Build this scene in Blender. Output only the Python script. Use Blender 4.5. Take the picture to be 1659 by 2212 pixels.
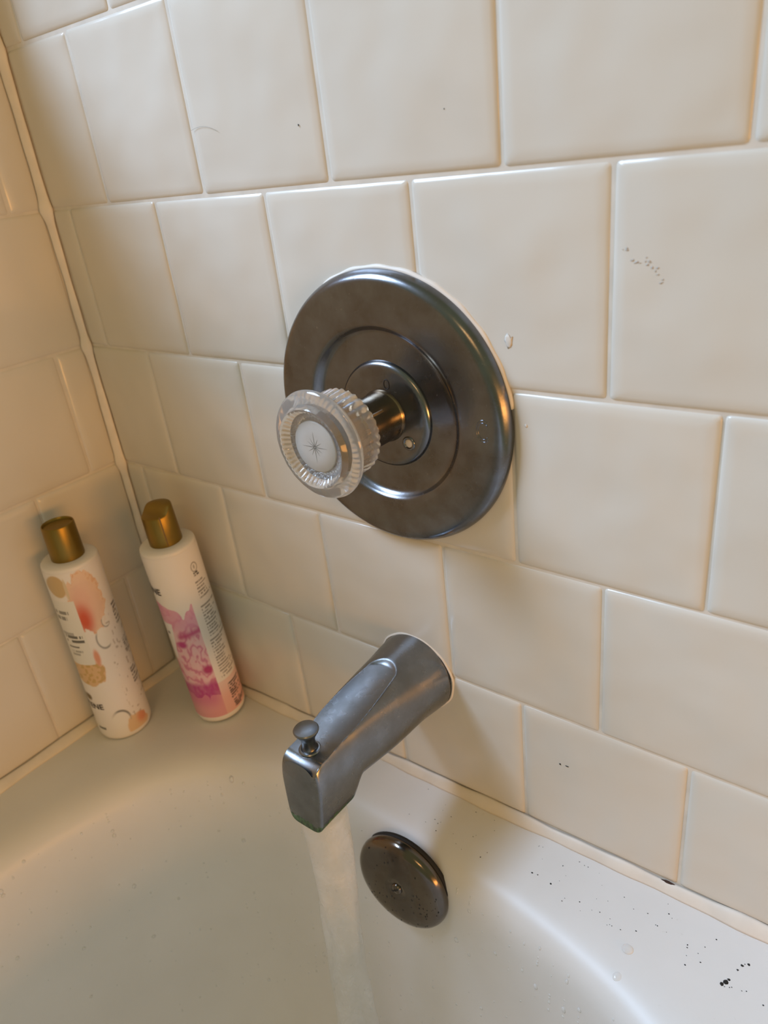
import bpy, bmesh, math, random
import numpy as np
from mathutils import Matrix, Vector

for o in list(bpy.data.objects):
    bpy.data.objects.remove(o)
SC = bpy.context.scene
COL = SC.collection

# ------------------------------------------------------------------ camera
CAM_ROT = Matrix(((0.78743761, 0.60606327, -0.11238028),
                  (-0.19336664, 0.41599906, 0.88856858),
                  (0.58527887, -0.67796172, 0.44476572))).transposed()
cam = bpy.data.cameras.new('camera')
cam.sensor_fit = 'VERTICAL'
cam.sensor_height = 36.0
cam.sensor_width = 27.0
cam.lens = 36.0 * 1586.06 / 2212.0
cam.clip_start = 0.01
cam.dof.use_dof = True
cam.dof.focus_distance = 0.455
cam.dof.aperture_fstop = 8.5
cam_o = bpy.data.objects.new('camera', cam)
m4 = CAM_ROT.to_4x4()
m4.translation = Vector((0.60427700, -0.33697775, -0.09296388))
cam_o.matrix_world = m4
COL.objects.link(cam_o)
SC.camera = cam_o

# ------------------------------------------------------------------ world, lights, exposure
SC.view_settings.view_transform = 'Standard'
SC.view_settings.look = 'None'
SC.view_settings.gamma = 1.0
SC.view_settings.use_curve_mapping = False
SC.view_settings.exposure = 0.0
W = bpy.data.worlds.new('bathroom_ambience')
SC.world = W
W.use_nodes = True
W.node_tree.nodes['Background'].inputs[0].default_value = (0.25, 0.255, 0.145, 1)
W.node_tree.nodes['Background'].inputs[1].default_value = 1.0


def area(name, loc, target, sx, sy, power, color):
    l = bpy.data.lights.new(name, 'AREA')
    l.shape = 'RECTANGLE'
    l.size, l.size_y = sx, sy
    l.energy = power
    l.color = color
    o = bpy.data.objects.new(name, l)
    o.location = loc
    d = Vector(target) - Vector(loc)
    o.rotation_euler = d.to_track_quat('-Z', 'Y').to_euler()
    COL.objects.link(o)
    return o


# daylight through the window in the long wall above the tub; warm vanity lamp across the bathroom
WIN_Y0, WIN_Y1, WIN_Z0, WIN_Z1 = -0.06, -1.30, 0.05, 1.00
area('window_daylight', (-0.72, -0.84, 1.08), (0.33, -0.08, -0.40), 0.75, 0.75, 47.0, (0.56, 0.75, 1.05))
area('vanity_lamp', (1.25, -1.45, 0.85), (0.3, 0, -0.3), 0.45, 0.15, 3.0, (1.0, 0.55, 0.22))
area('warm_fill', (1.9, -0.45, -0.38), (0.0, -0.1, -0.3), 0.9, 0.3, 10.0, (1.0, 0.42, 0.10))  # added warm fill for the left wall, set low to miss the basin

# ------------------------------------------------------------------ helpers
rnd = random.Random(7)


def link(o, parent=None):
    COL.objects.link(o)
    if parent is not None:
        o.parent = parent
    return o


def mesh_obj(name, verts, faces, mat, parent=None, smooth=True, loc=None):
    me = bpy.data.meshes.new(name)
    me.from_pydata([tuple(v) for v in verts], [], faces)
    me.update()
    if mat is not None:
        me.materials.append(mat)
    if smooth:
        me.polygons.foreach_set('use_smooth', [True] * len(me.polygons))
    o = bpy.data.objects.new(name, me)
    if loc is not None:
        o.location = loc
    return link(o, parent)


def sharp(o, deg=40):
    bm = bmesh.new()
    bm.from_mesh(o.data)
    lim = math.radians(deg)
    for e in bm.edges:
        if len(e.link_faces) == 2 and e.calc_face_angle(0) > lim:
            e.smooth = False
    bm.to_mesh(o.data)
    bm.free()
    return o


def thing(name, label, cat, loc=(0, 0, 0), group=None):
    o = bpy.data.objects.new(name, None)
    o.empty_display_size = 0.02
    o.location = loc
    o['label'] = label
    o['category'] = cat
    if group:
        o['group'] = group
    return link(o)


def tag(o, label, cat, group=None, kind=None):
    o['label'] = label
    o['category'] = cat
    if group:
        o['group'] = group
    if kind:
        o['kind'] = kind
    return o


def struct(o):
    o['kind'] = 'structure'
    return o


def box(name, lo, hi, mat, parent=None):
    (a, b, c), (d, e, f) = lo, hi
    v = [(a, b, c), (d, b, c), (d, e, c), (a, e, c), (a, b, f), (d, b, f), (d, e, f), (a, e, f)]
    fs = [(0, 3, 2, 1), (4, 5, 6, 7), (0, 1, 5, 4), (1, 2, 6, 5), (2, 3, 7, 6), (3, 0, 4, 7)]
    return v, fs


def join_boxes(name, boxes, mat, parent=None):
    V, F = [], []
    for lo, hi in boxes:
        v, f = box('', lo, hi, None)
        n = len(V)
        V += v
        F += [tuple(i + n for i in q) for q in f]
    return mesh_obj(name, V, F, mat, parent, smooth=False)


def lathe(profile, seg, axis='Z', rfun=None, cap0=False, cap1=False):
    """profile: list of (r, h). axis Z: h is z. axis Y: h is distance out of the wall (-y)."""
    V, F = [], []
    n = len(profile)
    for i, (r, h) in enumerate(profile):
        for k in range(seg):
            a = 2 * math.pi * k / seg
            rr = r if rfun is None else rfun(i, r, a)
            if axis == 'Z':
                V.append((rr * math.cos(a), rr * math.sin(a), h))
            else:
                V.append((rr * math.cos(a), -h, rr * math.sin(a)))
    for i in range(n - 1):
        for k in range(seg):
            k2 = (k + 1) % seg
            F.append((i * seg + k, i * seg + k2, (i + 1) * seg + k2, (i + 1) * seg + k))
    if cap0:
        F.append(tuple(reversed(range(seg))))
    if cap1:
        F.append(tuple((n - 1) * seg + k for k in range(seg)))
    return V, F


def blob(c, rx, ry, rz, nu=8, nv=4, normal=None, jitter=0.0, rng=None):
    """half ellipsoid sitting on a surface with the given normal"""
    nrm = Vector(normal) if normal is not None else Vector((0, 0, 1))
    q = nrm.to_track_quat('Z', 'Y')
    V, F = [], []
    for i in range(nv):
        t = (math.pi / 2) * i / nv
        for k in range(nu):
            a = 2 * math.pi * k / nu
            j = 1 + (rng.uniform(-jitter, jitter) if rng else 0)
            p = Vector((rx * j * math.cos(t) * math.cos(a), ry * j * math.cos(t) * math.sin(a), rz * math.sin(t)))
            V.append(tuple(Vector(c) + q @ p))
    V.append(tuple(Vector(c) + q @ Vector((0, 0, rz))))
    for i in range(nv - 1):
        for k in range(nu):
            k2 = (k + 1) % nu
            F.append((i * nu + k, i * nu + k2, (i + 1) * nu + k2, (i + 1) * nu + k))
    top = len(V) - 1
    for k in range(nu):
        F.append(((nv - 1) * nu + k, (nv - 1) * nu + (k + 1) % nu, top))
    F.append(tuple(reversed(range(nu))))
    return V, F


def text_mesh(body, size, bold=0.0, outline=False, bevel=0.0):
    cu = bpy.data.curves.new('lettering', 'FONT')
    cu.body = body
    cu.size = size
    cu.align_x = 'CENTER'
    cu.align_y = 'CENTER'
    cu.resolution_u = 4
    cu.offset = bold
    if outline:
        cu.fill_mode = 'NONE'
        cu.bevel_depth = bevel
        cu.bevel_resolution = 1
    o = bpy.data.objects.new('lettering', cu)
    COL.objects.link(o)
    dg = bpy.context.evaluated_depsgraph_get()
    me = o.evaluated_get(dg).to_mesh()
    V = [tuple(v.co) for v in me.vertices]
    F = [tuple(p.vertices) for p in me.polygons]
    o.evaluated_get(dg).to_mesh_clear()
    bpy.data.objects.remove(o)
    bpy.data.curves.remove(cu)
    return V, F


# ------------------------------------------------------------------ materials
def new_mat(name):
    m = bpy.data.materials.new(name)
    m.use_nodes = True
    nt = m.node_tree
    return m, nt, nt.nodes['Principled BSDF']


def nd(nt, t, **kw):
    n = nt.nodes.new(t)
    for k, v in kw.items():
        if k.startswith('i_'):
            n.inputs[k[2:].replace('_', ' ')].default_value = v
        else:
            setattr(n, k, v)
    return n


def ramp(nt, src, p0, c0, p1, c1):
    r = nd(nt, 'ShaderNodeValToRGB')
    r.color_ramp.elements[0].position = p0
    r.color_ramp.elements[0].color = (*c0, 1)
    r.color_ramp.elements[1].position = p1
    r.color_ramp.elements[1].color = (*c1, 1)
    nt.links.new(src, r.inputs[0])
    return r.outputs[0]


def noise(nt, scale, detail=3, rough=0.5, coord='Object'):
    tc = nd(nt, 'ShaderNodeTexCoord')
    n = nd(nt, 'ShaderNodeTexNoise')
    n.inputs['Scale'].default_value = scale
    n.inputs['Detail'].default_value = detail
    n.inputs['Roughness'].default_value = rough
    nt.links.new(tc.outputs[coord], n.inputs['Vector'])
    return n.outputs['Fac']


def bump(nt, bsdf, fac, strength, dist):
    b = nd(nt, 'ShaderNodeBump')
    b.inputs['Strength'].default_value = strength
    b.inputs['Distance'].default_value = dist
    nt.links.new(fac, b.inputs['Height'])
    nt.links.new(b.outputs[0], bsdf.inputs['Normal'])
    return b


def simple(name, color, rough=0.5, metal=0.0, vary=0.0, vscale=80):
    m, nt, b = new_mat(name)
    b.inputs['Roughness'].default_value = rough
    b.inputs['Metallic'].default_value = metal
    c2 = tuple(max(0, c * (1 - vary)) for c in color)
    nt.links.new(ramp(nt, noise(nt, vscale), 0.35, c2, 0.65, color), b.inputs['Base Color'])
    return m


def wnoise(nt, scale, detail=2, rough=0.5):
    g = nd(nt, 'ShaderNodeNewGeometry')
    n = nd(nt, 'ShaderNodeTexNoise')
    n.inputs['Scale'].default_value = scale
    n.inputs['Detail'].default_value = detail
    n.inputs['Roughness'].default_value = rough
    nt.links.new(g.outputs['Position'], n.inputs['Vector'])
    return n.outputs['Fac']


def glazed(name, color, rough, wave, wscale):
    m, nt, b = new_mat(name)
    nt.links.new(ramp(nt, wnoise(nt, 7, 2), 0.3, tuple(c * 0.965 for c in color), 0.7, color), b.inputs['Base Color'])
    b.inputs['Roughness'].default_value = rough
    bump(nt, b, wnoise(nt, wscale, 1.0, 0.35), wave, 0.004)
    return m


M_TILE = glazed('cream_glazed_tile', (0.70, 0.66, 0.585), 0.22, 0.7, 24)
M_GROUT = simple('white_grout', (0.74, 0.69, 0.61), 0.8, 0, 0.12, 60)
M_CAULK = simple('silicone_caulk', (0.80, 0.74, 0.66), 0.45, 0, 0.08, 50)
M_ENAMEL = None


def tub_material():
    m, nt, b = new_mat('white_tub_enamel')
    b.inputs['Roughness'].default_value = 0.40
    base = ramp(nt, noise(nt, 12, 4), 0.3, (0.79, 0.765, 0.735), 0.7, (0.84, 0.815, 0.79))
    # mineral film and tiny stains that belong to the enamel
    sp = ramp(nt, noise(nt, 240, 3, 0.6), 0.70, (1, 1, 1), 0.80, (0.80, 0.77, 0.74))
    mx = nd(nt, 'ShaderNodeMix', data_type='RGBA', blend_type='MULTIPLY')
    mx.inputs['Factor'].default_value = 0.5
    nt.links.new(base, mx.inputs['A'])
    nt.links.new(sp, mx.inputs['B'])
    nt.links.new(mx.outputs['Result'], b.inputs['Base Color'])
    bump(nt, b, noise(nt, 170, 4, 0.6), 0.12, 0.0008)
    return m


def chrome(name, color, rough, spots=0.5, tint=None, green_z=None, spec_scale=350):
    m, nt, b = new_mat(name)
    b.inputs['Metallic'].default_value = 1.0
    n_big = noise(nt, 45, 5, 0.6)
    n_fine = noise(nt, spec_scale, 4, 0.7)
    base = ramp(nt, n_big, 0.35, tuple(c * 0.80 for c in color) if tint is None else tint, 0.68, color)
    mask = ramp(nt, n_fine, 0.64, (0, 0, 0), 0.74, (spots,) * 3)
    mx = nd(nt, 'ShaderNodeMix', data_type='RGBA')
    nt.links.new(mask, mx.inputs['Factor'])
    nt.links.new(base, mx.inputs['A'])
    mx.inputs['B'].default_value = (0.62, 0.61, 0.58, 1)
    out = mx.outputs['Result']
    ro = ramp(nt, n_big, 0.3, (rough * 1.5,) * 3, 0.75, (rough * 0.8,) * 3)
    ad = nd(nt, 'ShaderNodeMath', operation='MULTIPLY_ADD')
    nt.links.new(mask, ad.inputs[0])
    ad.inputs[1].default_value = 0.5
    nt.links.new(ro, ad.inputs[2])
    nt.links.new(ad.outputs[0], b.inputs['Roughness'])
    met = None
    if green_z is not None:
        tc = nd(nt, 'ShaderNodeTexCoord')
        sx = nd(nt, 'ShaderNodeSeparateXYZ')
        nt.links.new(tc.outputs['Object'], sx.inputs[0])
        jit = nd(nt, 'ShaderNodeMath', operation='MULTIPLY_ADD')
        nt.links.new(noise(nt, 260, 3, 0.7), jit.inputs[0])
        jit.inputs[1].default_value = 0.010
        nt.links.new(sx.outputs['Z'], jit.inputs[2])
        lt = nd(nt, 'ShaderNodeMath', operation='LESS_THAN')
        nt.links.new(jit.outputs[0], lt.inputs[0])
        lt.inputs[1].default_value = green_z + 0.005
        g = nd(nt, 'ShaderNodeMix', data_type='RGBA')
        nt.links.new(lt.outputs[0], g.inputs['Factor'])
        nt.links.new(out, g.inputs['A'])
        nt.links.new(ramp(nt, noise(nt, 500, 2), 0.4, (0.012, 0.03, 0.016), 0.65, (0.07, 0.17, 0.06)), g.inputs['B'])
        out = g.outputs['Result']
        inv = nd(nt, 'ShaderNodeMath', operation='SUBTRACT')
        inv.inputs[0].default_value = 1.0
        nt.links.new(lt.outputs[0], inv.inputs[1])
        nt.links.new(inv.outputs[0], b.inputs['Metallic'])
    nt.links.new(out, b.inputs['Base Color'])
    bump(nt, b, n_fine, 0.06, 0.0006)
    return m


def acrylic(name, color, rough):
    m, nt, b = new_mat(name)
    nt.links.new(ramp(nt, noise(nt, 120), 0.3, tuple(c * 0.96 for c in color), 0.7, color), b.inputs['Base Color'])
    b.inputs['Roughness'].default_value = rough
    b.inputs['Transmission Weight'].default_value = 0.86
    b.inputs['IOR'].default_value = 1.49
    return m


def water(name, lo, hi):
    """aerated running water: clear film mixed with white bubbles, glossy surface"""
    m, nt, b = new_mat(name)
    b.inputs['Roughness'].default_value = 0.12
    b.inputs['IOR'].default_value = 1.33
    b.inputs['Base Color'].default_value = (0.93, 0.92, 0.91, 1)
    bump(nt, b, noise(nt, 40, 2), 0.25, 0.004)
    tr = nd(nt, 'ShaderNodeBsdfTransparent')
    tr.inputs[0].default_value = (0.97, 0.98, 0.98, 1)
    mx = nd(nt, 'ShaderNodeMixShader')
    nt.links.new(ramp(nt, noise(nt, 30, 3), 0.35, (lo,) * 3, 0.65, (hi,) * 3), mx.inputs[0])
    nt.links.new(tr.outputs[0], mx.inputs[1])
    nt.links.new(b.outputs[0], mx.inputs[2])
    nt.links.new(mx.outputs[0], nt.nodes['Material Output'].inputs['Surface'])
    return m


def print_mat(name):
    m, nt, b = new_mat(name)
    a = nd(nt, 'ShaderNodeVertexColor')
    a.layer_name = 'print'
    nt.links.new(a.outputs['Color'], b.inputs['Base Color'])
    b.inputs['Roughness'].default_value = 0.38
    return m


M_ENAMEL = tub_material()
M_PLATE = chrome('worn_chrome_plate', (0.215, 0.235, 0.27), 0.20, 0.16, (0.160, 0.152, 0.148))
M_SPOUT = chrome('scaled_chrome_spout', (0.27, 0.28, 0.295), 0.25, 0.30, (0.21, 0.215, 0.22), green_z=-0.4715)
M_STEM = chrome('brown_stained_chrome', (0.36, 0.29, 0.20), 0.22, 0.1, (0.17, 0.11, 0.06))
M_BRONZE = chrome('tarnished_bronze_chrome', (0.19, 0.165, 0.14), 0.14, 0.0, (0.145, 0.12, 0.10))
M_ACRYL = acrylic('clear_acrylic', (0.95, 0.95, 0.935), 0.09)
M_FROST = simple('frosted_white_disc', (0.52, 0.505, 0.475), 0.35, 0, 0.05)
M_STAR = simple('grey_engraved_lines', (0.20, 0.20, 0.18), 0.5)
M_GOLD = None
M_DARK = simple('black_grime_and_shade', (0.012, 0.011, 0.010), 0.7)  # grime and pits, also the painted shade behind the overflow cover
M_PUTTY = simple('white_plaster', (0.70, 0.64, 0.56), 0.8)
M_BOTTLE = simple('white_plastic', (0.80, 0.765, 0.735), 0.35, 0, 0.02)
M_INK = simple('black_ink', (0.03, 0.03, 0.04), 0.5)
M_WATER = water('running_water', 0.14, 0.38)
def drop_mat():
    m, nt, b = new_mat('thin_water_film_drop')
    b.inputs['Base Color'].default_value = (0.97, 0.97, 0.96, 1)
    b.inputs['Roughness'].default_value = 0.06
    tr = nd(nt, 'ShaderNodeBsdfTransparent')
    mx = nd(nt, 'ShaderNodeMixShader')
    mx.inputs[0].default_value = 0.6
    nt.links.new(tr.outputs[0], mx.inputs[1])
    nt.links.new(b.outputs[0], mx.inputs[2])
    nt.links.new(mx.outputs[0], nt.nodes['Material Output'].inputs['Surface'])
    return m


M_DROP = drop_mat()
M_PRINT = print_mat('printed_label')
M_SHELL = simple('painted_room', (0.55, 0.48, 0.40), 0.8, 0, 0.05, 3)


def gold_mat():
    m, nt, b = new_mat('satin_gold_cap')
    b.inputs['Metallic'].default_value = 0.85
    b.inputs['Roughness'].default_value = 0.36
    nt.links.new(ramp(nt, noise(nt, 30), 0.3, (0.25, 0.165, 0.034), 0.7, (0.29, 0.195, 0.042)), b.inputs['Base Color'])
    return m


M_GOLD = gold_mat()

# ------------------------------------------------------------------ tiled walls
S = 0.1095
X0 = 0.0297
JH = 0.00065          # half joint


def tile_verts(w, h, slope_l=0.0, slope_r=0.0):
    """cushion-edged tile in local (u, v, depth out of the wall), lower-left at 0,0; the bottom edge may be cut on a slope"""
    prof = [(0.0, -0.0060), (0.0, -0.0016), (0.0005, -0.0009), (0.0014, -0.0004), (0.0030, -0.00012), (0.0062, 0.0)]
    V, F = [], []
    for ins, d in prof:
        ins = min(ins, w * 0.45)
        V += [(ins, slope_l + ins, d), (w - ins, slope_r + ins, d), (w - ins, h - ins, d), (ins, h - ins, d)]
    for i in range(len(prof) - 1):
        for k in range(4):
            k2 = (k + 1) % 4
            F.append((i * 4 + k, i * 4 + k2, (i + 1) * 4 + k2, (i + 1) * 4 + k))
    n = (len(prof) - 1) * 4
    F.append((n, n + 1, n + 2, n + 3))
    return V, F


def rounded_tile(w, h, sl=0.0, sr=0.0):
    """same with a small corner radius: each ring has 3 points per corner"""
    prof = [(0.0, -0.0060), (0.0, -0.0020), (0.0008, -0.0011), (0.0026, -0.00042), (0.0065, 0.0)]
    V, F = [], []
    for ins, d in prof:
        ins = min(ins, w * 0.42)
        c = min(0.0016, w * 0.1) + ins * 0.4
        x0, x1, y1 = ins, w - ins, h - ins
        yl, yr = sl + ins, sr + ins
        q = c * 0.29
        V += [(x0, yl + c, d), (x0 + q, yl + q, d), (x0 + c, yl, d),
              (x1 - c, yr, d), (x1 - q, yr + q, d), (x1, yr + c, d),
              (x1, y1 - c, d), (x1 - q, y1 - q, d), (x1 - c, y1, d),
              (x0 + c, y1, d), (x0 + q, y1 - q, d), (x0, y1 - c, d)]
    for i in range(len(prof) - 1):
        for k in range(12):
            k2 = (k + 1) % 12
            F.append((i * 12 + k, i * 12 + k2, (i + 1) * 12 + k2, (i + 1) * 12 + k))
    n = (len(prof) - 1) * 12
    F.append(tuple(n + k for k in range(12)))
    return V, F


def deck_z(x):
    return -0.5635 + 0.030 * x


def tile_bottom(x):
    return -0.5575 + 0.030 * x


XMAX, ZTOP = 0.765, 3 * S
# backing walls carry the grout face just behind the tile face
wall_back = struct(join_boxes('wall_back', [((-0.08, 0.0015, -0.60), (XMAX, 0.06, ZTOP + 0.05))], M_GROUT))
wall_left = struct(join_boxes('wall_left', [
    ((-0.06, -1.50, -0.60), (-0.0015, 0.0, WIN_Z0)),
    ((-0.06, WIN_Y0, WIN_Z0), (-0.0015, 0.0, ZTOP + 0.05)),
    ((-0.06, -1.50, WIN_Z0), (-0.0015, WIN_Y1, 1.35)),
    ((-0.06, WIN_Y1, WIN_Z1), (-0.0015, WIN_Y0, 1.35)),
    ((-0.06, WIN_Y0, ZTOP + 0.05), (-0.0015, 0.06, 1.35))], M_GROUT))

full_mesh = None


def put_tile(parent, wall, a0, a1, z0, z1, rng, slope=None):
    """a: running coordinate along the wall (x on the back wall, y on the left wall)"""
    global full_mesh
    w, h = a1 - a0 - 2 * JH, z1 - z0 - 2 * JH
    full = abs(w - (S - 2 * JH)) < 1e-5 and abs(h - (S - 2 * JH)) < 1e-5 and slope is None
    if full and full_mesh is not None:
        me = full_mesh
    else:
        V, F = rounded_tile(w, h, *(slope or (0, 0)))
        # local axes: x along wall, z up, -y out of the wall
        me = bpy.data.meshes.new('tile')
        me.from_pydata([(v[0], -v[2], v[1]) for v in V], [], F)
        me.materials.append(M_TILE)
        me.polygons.foreach_set('use_smooth', [True] * len(me.polygons))
        if full:
            full_mesh = me
    o = bpy.data.objects.new('tile', me)
    proud = rng.uniform(-0.0002, 0.00025)
    if wall == 'back':
        o.location = (a0 + JH + rng.uniform(-2.5e-4, 2.5e-4), -proud, z0 + JH + rng.uniform(-2e-4, 2e-4))
        o.rotation_euler = (rng.uniform(-0.003, 0.003), rng.uniform(-0.0012, 0.0012), rng.uniform(-0.003, 0.003))
    else:
        o.location = (proud, a0 + JH + rng.uniform(-2.5e-4, 2.5e-4), z0 + JH + rng.uniform(-2e-4, 2e-4))
        o.rotation_euler = (rng.uniform(-0.003, 0.003), rng.uniform(-0.0012, 0.0012), math.pi / 2 + rng.uniform(-0.003, 0.003))
    link(o, parent)
    return o


trng = random.Random(3)
for row in range(-3, 5):
    z1, z0 = -row * S, -(row + 1) * S
    if row == 4:
        z0 = None
    par = 1 if row % 2 == 0 else 0
    xs = [X0 + (par + 2 * k) * S / 2 for k in range(-1, 8)]
    xs = [0.0035] + [x for x in xs if 0.012 < x < XMAX - 0.01] + [XMAX]
    for a, b in zip(xs[:-1], xs[1:]):
        if z0 is None:
            zl, zr = tile_bottom(a), tile_bottom(b)
            zb = min(zl, zr)
            put_tile(wall_back, 'back', a, b, zb, z1, trng, (zl - zb, zr - zb))
        else:
            put_tile(wall_back, 'back', a, b, z0, z1, trng)
    # left wall: running coordinate y, from the corner towards the room
    yoff = -0.0313 if row % 2 == 0 else -0.0876
    ys = [yoff - k * S for k in range(0, 9)]
    ys = [-0.0035] + [y for y in ys if -0.93 < y]
    for b, a in zip(ys[:-1], ys[1:]):
        zz0 = z0 if z0 is not None else tile_bottom(0)
        if row < 0:
            # rows beside the window
            if zz0 < WIN_Z0 and row == -1:
                put_tile(wall_left, 'left', a, b, zz0, min(z1, WIN_Z0), trng)
            elif a >= WIN_Y0 - 1e-6:
                put_tile(wall_left, 'left', a, b, zz0, z1, trng)
            elif b > WIN_Y0 + 0.01:
                put_tile(wall_left, 'left', WIN_Y0, b, zz0, z1, trng)
        else:
            put_tile(wall_left, 'left', a, b, zz0, z1, trng)

# window in the long wall (outside the picture; its daylight lights the right side of the scene)
fr = 0.03
win = struct(join_boxes('window_1', [
    ((-0.055, WIN_Y1, WIN_Z0), (-0.035, WIN_Y1 + fr, WIN_Z1)), ((-0.055, WIN_Y0 - fr, WIN_Z0), (-0.035, WIN_Y0, WIN_Z1)),
    ((-0.055, WIN_Y1 + fr, WIN_Z0), (-0.035, WIN_Y0 - fr, WIN_Z0 + fr)), ((-0.055, WIN_Y1 + fr, WIN_Z1 - fr), (-0.035, WIN_Y0 - fr, WIN_Z1))],
    M_CAULK))


# caulk and grout beads -------------------------------------------------------
def bead(name, pts, nrm_a, nrm_b, ra, rb, rng, knots=()):
    """quarter-round bead running along pts, filling the angle between directions nrm_a and nrm_b"""
    V, F = [], []
    na, nb = Vector(nrm_a), Vector(nrm_b)
    seg = 5
    ph = [rng.uniform(0, 6.28) for _ in range(4)]
    for i, p in enumerate(pts):
        s = i / max(1, len(pts) - 1)
        wob = 1 + 0.10 * math.sin(s * 23 + ph[0]) + 0.07 * math.sin(s * 57 + ph[1]) + 0.05 * math.sin(s * 131 + ph[2])
        for kc, kw, ka in knots:
            wob += ka * math.exp(-((s - kc) / kw) ** 2)
        p = Vector(p)
        V.append(tuple(p - na * 0.002 - nb * 0.002))
        for k in range(seg + 1):
            t = (math.pi / 2) * k / seg
            # slightly concave fillet
            ca, cb = math.cos(t) ** 1.35, math.sin(t) ** 1.35
            V.append(tuple(p + na * ra * wob * ca + nb * rb * wob * cb))
        n = seg + 2
    n = seg + 2
    for i in range(len(pts) - 1):
        for k in range(n):
            k2 = (k + 1) % n
            F.append((i * n + k, i * n + k2, (i + 1) * n + k2, (i + 1) * n + k))
    F.append(tuple(range(n)))
    F.append(tuple(reversed([(len(pts) - 1) * n + k for k in range(n)])))
    return mesh_obj(name, V, F, M_CAULK)


brng = random.Random(11)
N = 90
struct(bead('trim_1', [(0.004 + (XMAX - 0.006) * i / N, 0.0, deck_z(0.004 + (XMAX - 0.006) * i / N)) for i in range(N + 1)],
            (0, -1, 0), (0, 0, 1), 0.0055, 0.0078, brng))
struct(bead('trim_2', [(0.0, -0.004 - 1.4 * i / N, deck_z(0)) for i in range(N + 1)], (1, 0, 0), (0, 0, 1), 0.0085, 0.0080, brng))
kn = [((r * S + 0.003) / 0.89 + 0.37 * 0, 0.006, 0.35) for r in ()]
ztop, zbot = ZTOP, -0.556
kn = [((ztop - (-r * S)) / (ztop - zbot), 0.007, 0.45) for r in range(-2, 5)]
struct(bead('trim_3', [(0.0, 0.0, ztop + (zbot - ztop) * i / 240) for i in range(241)], (0, -1, 0), (1, 0, 0), 0.0050, 0.0048, brng, kn))

# ------------------------------------------------------------------ bathtub
def rim_curve():
    half = [(0.066, -0.36), (0.0665, -0.30), (0.0700, -0.237), (0.0775, -0.197), (0.0885, -0.160), (0.1045, -0.125), (0.131, -0.0935), (0.165, -0.0690),
            (0.206, -0.0535), (0.258, -0.0485), (0.31, -0.0490), (0.352, -0.0510), (0.392, -0.0540), (0.432, -0.0580),
            (0.470, -0.0650), (0.504, -0.0735), (0.532, -0.0840), (0.560, -0.1020), (0.584, -0.128), (0.602, -0.165),
            (0.613, -0.210), (0.619, -0.27), (0.621, -0.36), (0.622, -0.8), (0.621, -1.15), (0.60, -1.30), (0.54, -1.39),
            (0.44, -1.425), (0.34, -1.43), (0.24, -1.425), (0.14, -1.39), (0.085, -1.30), (0.067, -1.15), (0.066, -0.8)]
    # smooth closed Catmull-Rom, then equal-length resample
    P = np.array(half)
    n = len(P)
    out = []
    for i in range(n):
        p0, p1, p2, p3 = P[i - 1], P[i], P[(i + 1) % n], P[(i + 2) % n]
        for t in np.linspace(0, 1, 12, endpoint=False):
            out.append(0.5 * ((2 * p1) + (-p0 + p2) * t + (2 * p0 - 5 * p1 + 4 * p2 - p3) * t * t + (-p0 + 3 * p1 - 3 * p2 + p3) * t ** 3))
    Q = np.array(out)
    for _ in range(6):
        Q = 0.5 * Q + 0.25 * (np.roll(Q, 1, 0) + np.roll(Q, -1, 0))
    d = np.r_[0, np.cumsum(np.hypot(*(np.roll(Q, -1, 0) - Q).T))]
    Qc = np.r_[Q, Q[:1]]
    m = 300
    s = np.linspace(0, d[-1], m, endpoint=False)
    return np.c_[np.interp(s, d, Qc[:, 0]), np.interp(s, d, Qc[:, 1])]


RIM = rim_curve()
if np.sum(RIM[:, 0] * np.roll(RIM[:, 1], -1) - np.roll(RIM[:, 0], -1) * RIM[:, 1]) < 0:
    RIM = RIM[::-1]
TAN = np.roll(RIM, -1, 0) - np.roll(RIM, 1, 0)
TAN /= np.hypot(*TAN.T)[:, None]
INW = np.c_[-TAN[:, 1], TAN[:, 0]]        # inward (ccw)
for _ in range(10):
    INW = 0.5 * INW + 0.25 * (np.roll(INW, 1, 0) + np.roll(INW, -1, 0))
INW /= np.hypot(*INW.T)[:, None]
TUB = (0.001, 0.764, -1.498, -0.0006)
PROFILE = [(-0.030, 0.0), (-0.024, 0.0), (-0.016, -0.0004), (-0.009, -0.0015), (-0.003, -0.0034), (0.002, -0.0062), (0.006, -0.0100), (0.009, -0.0150),
           (0.0112, -0.022), (0.0130, -0.034), (0.0155, -0.060), (0.0205, -0.11), (0.028, -0.17), (0.037, -0.225), (0.047, -0.262),
           (0.059, -0.287), (0.075, -0.304), (0.095, -0.312), (0.119, -0.3155)]


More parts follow.
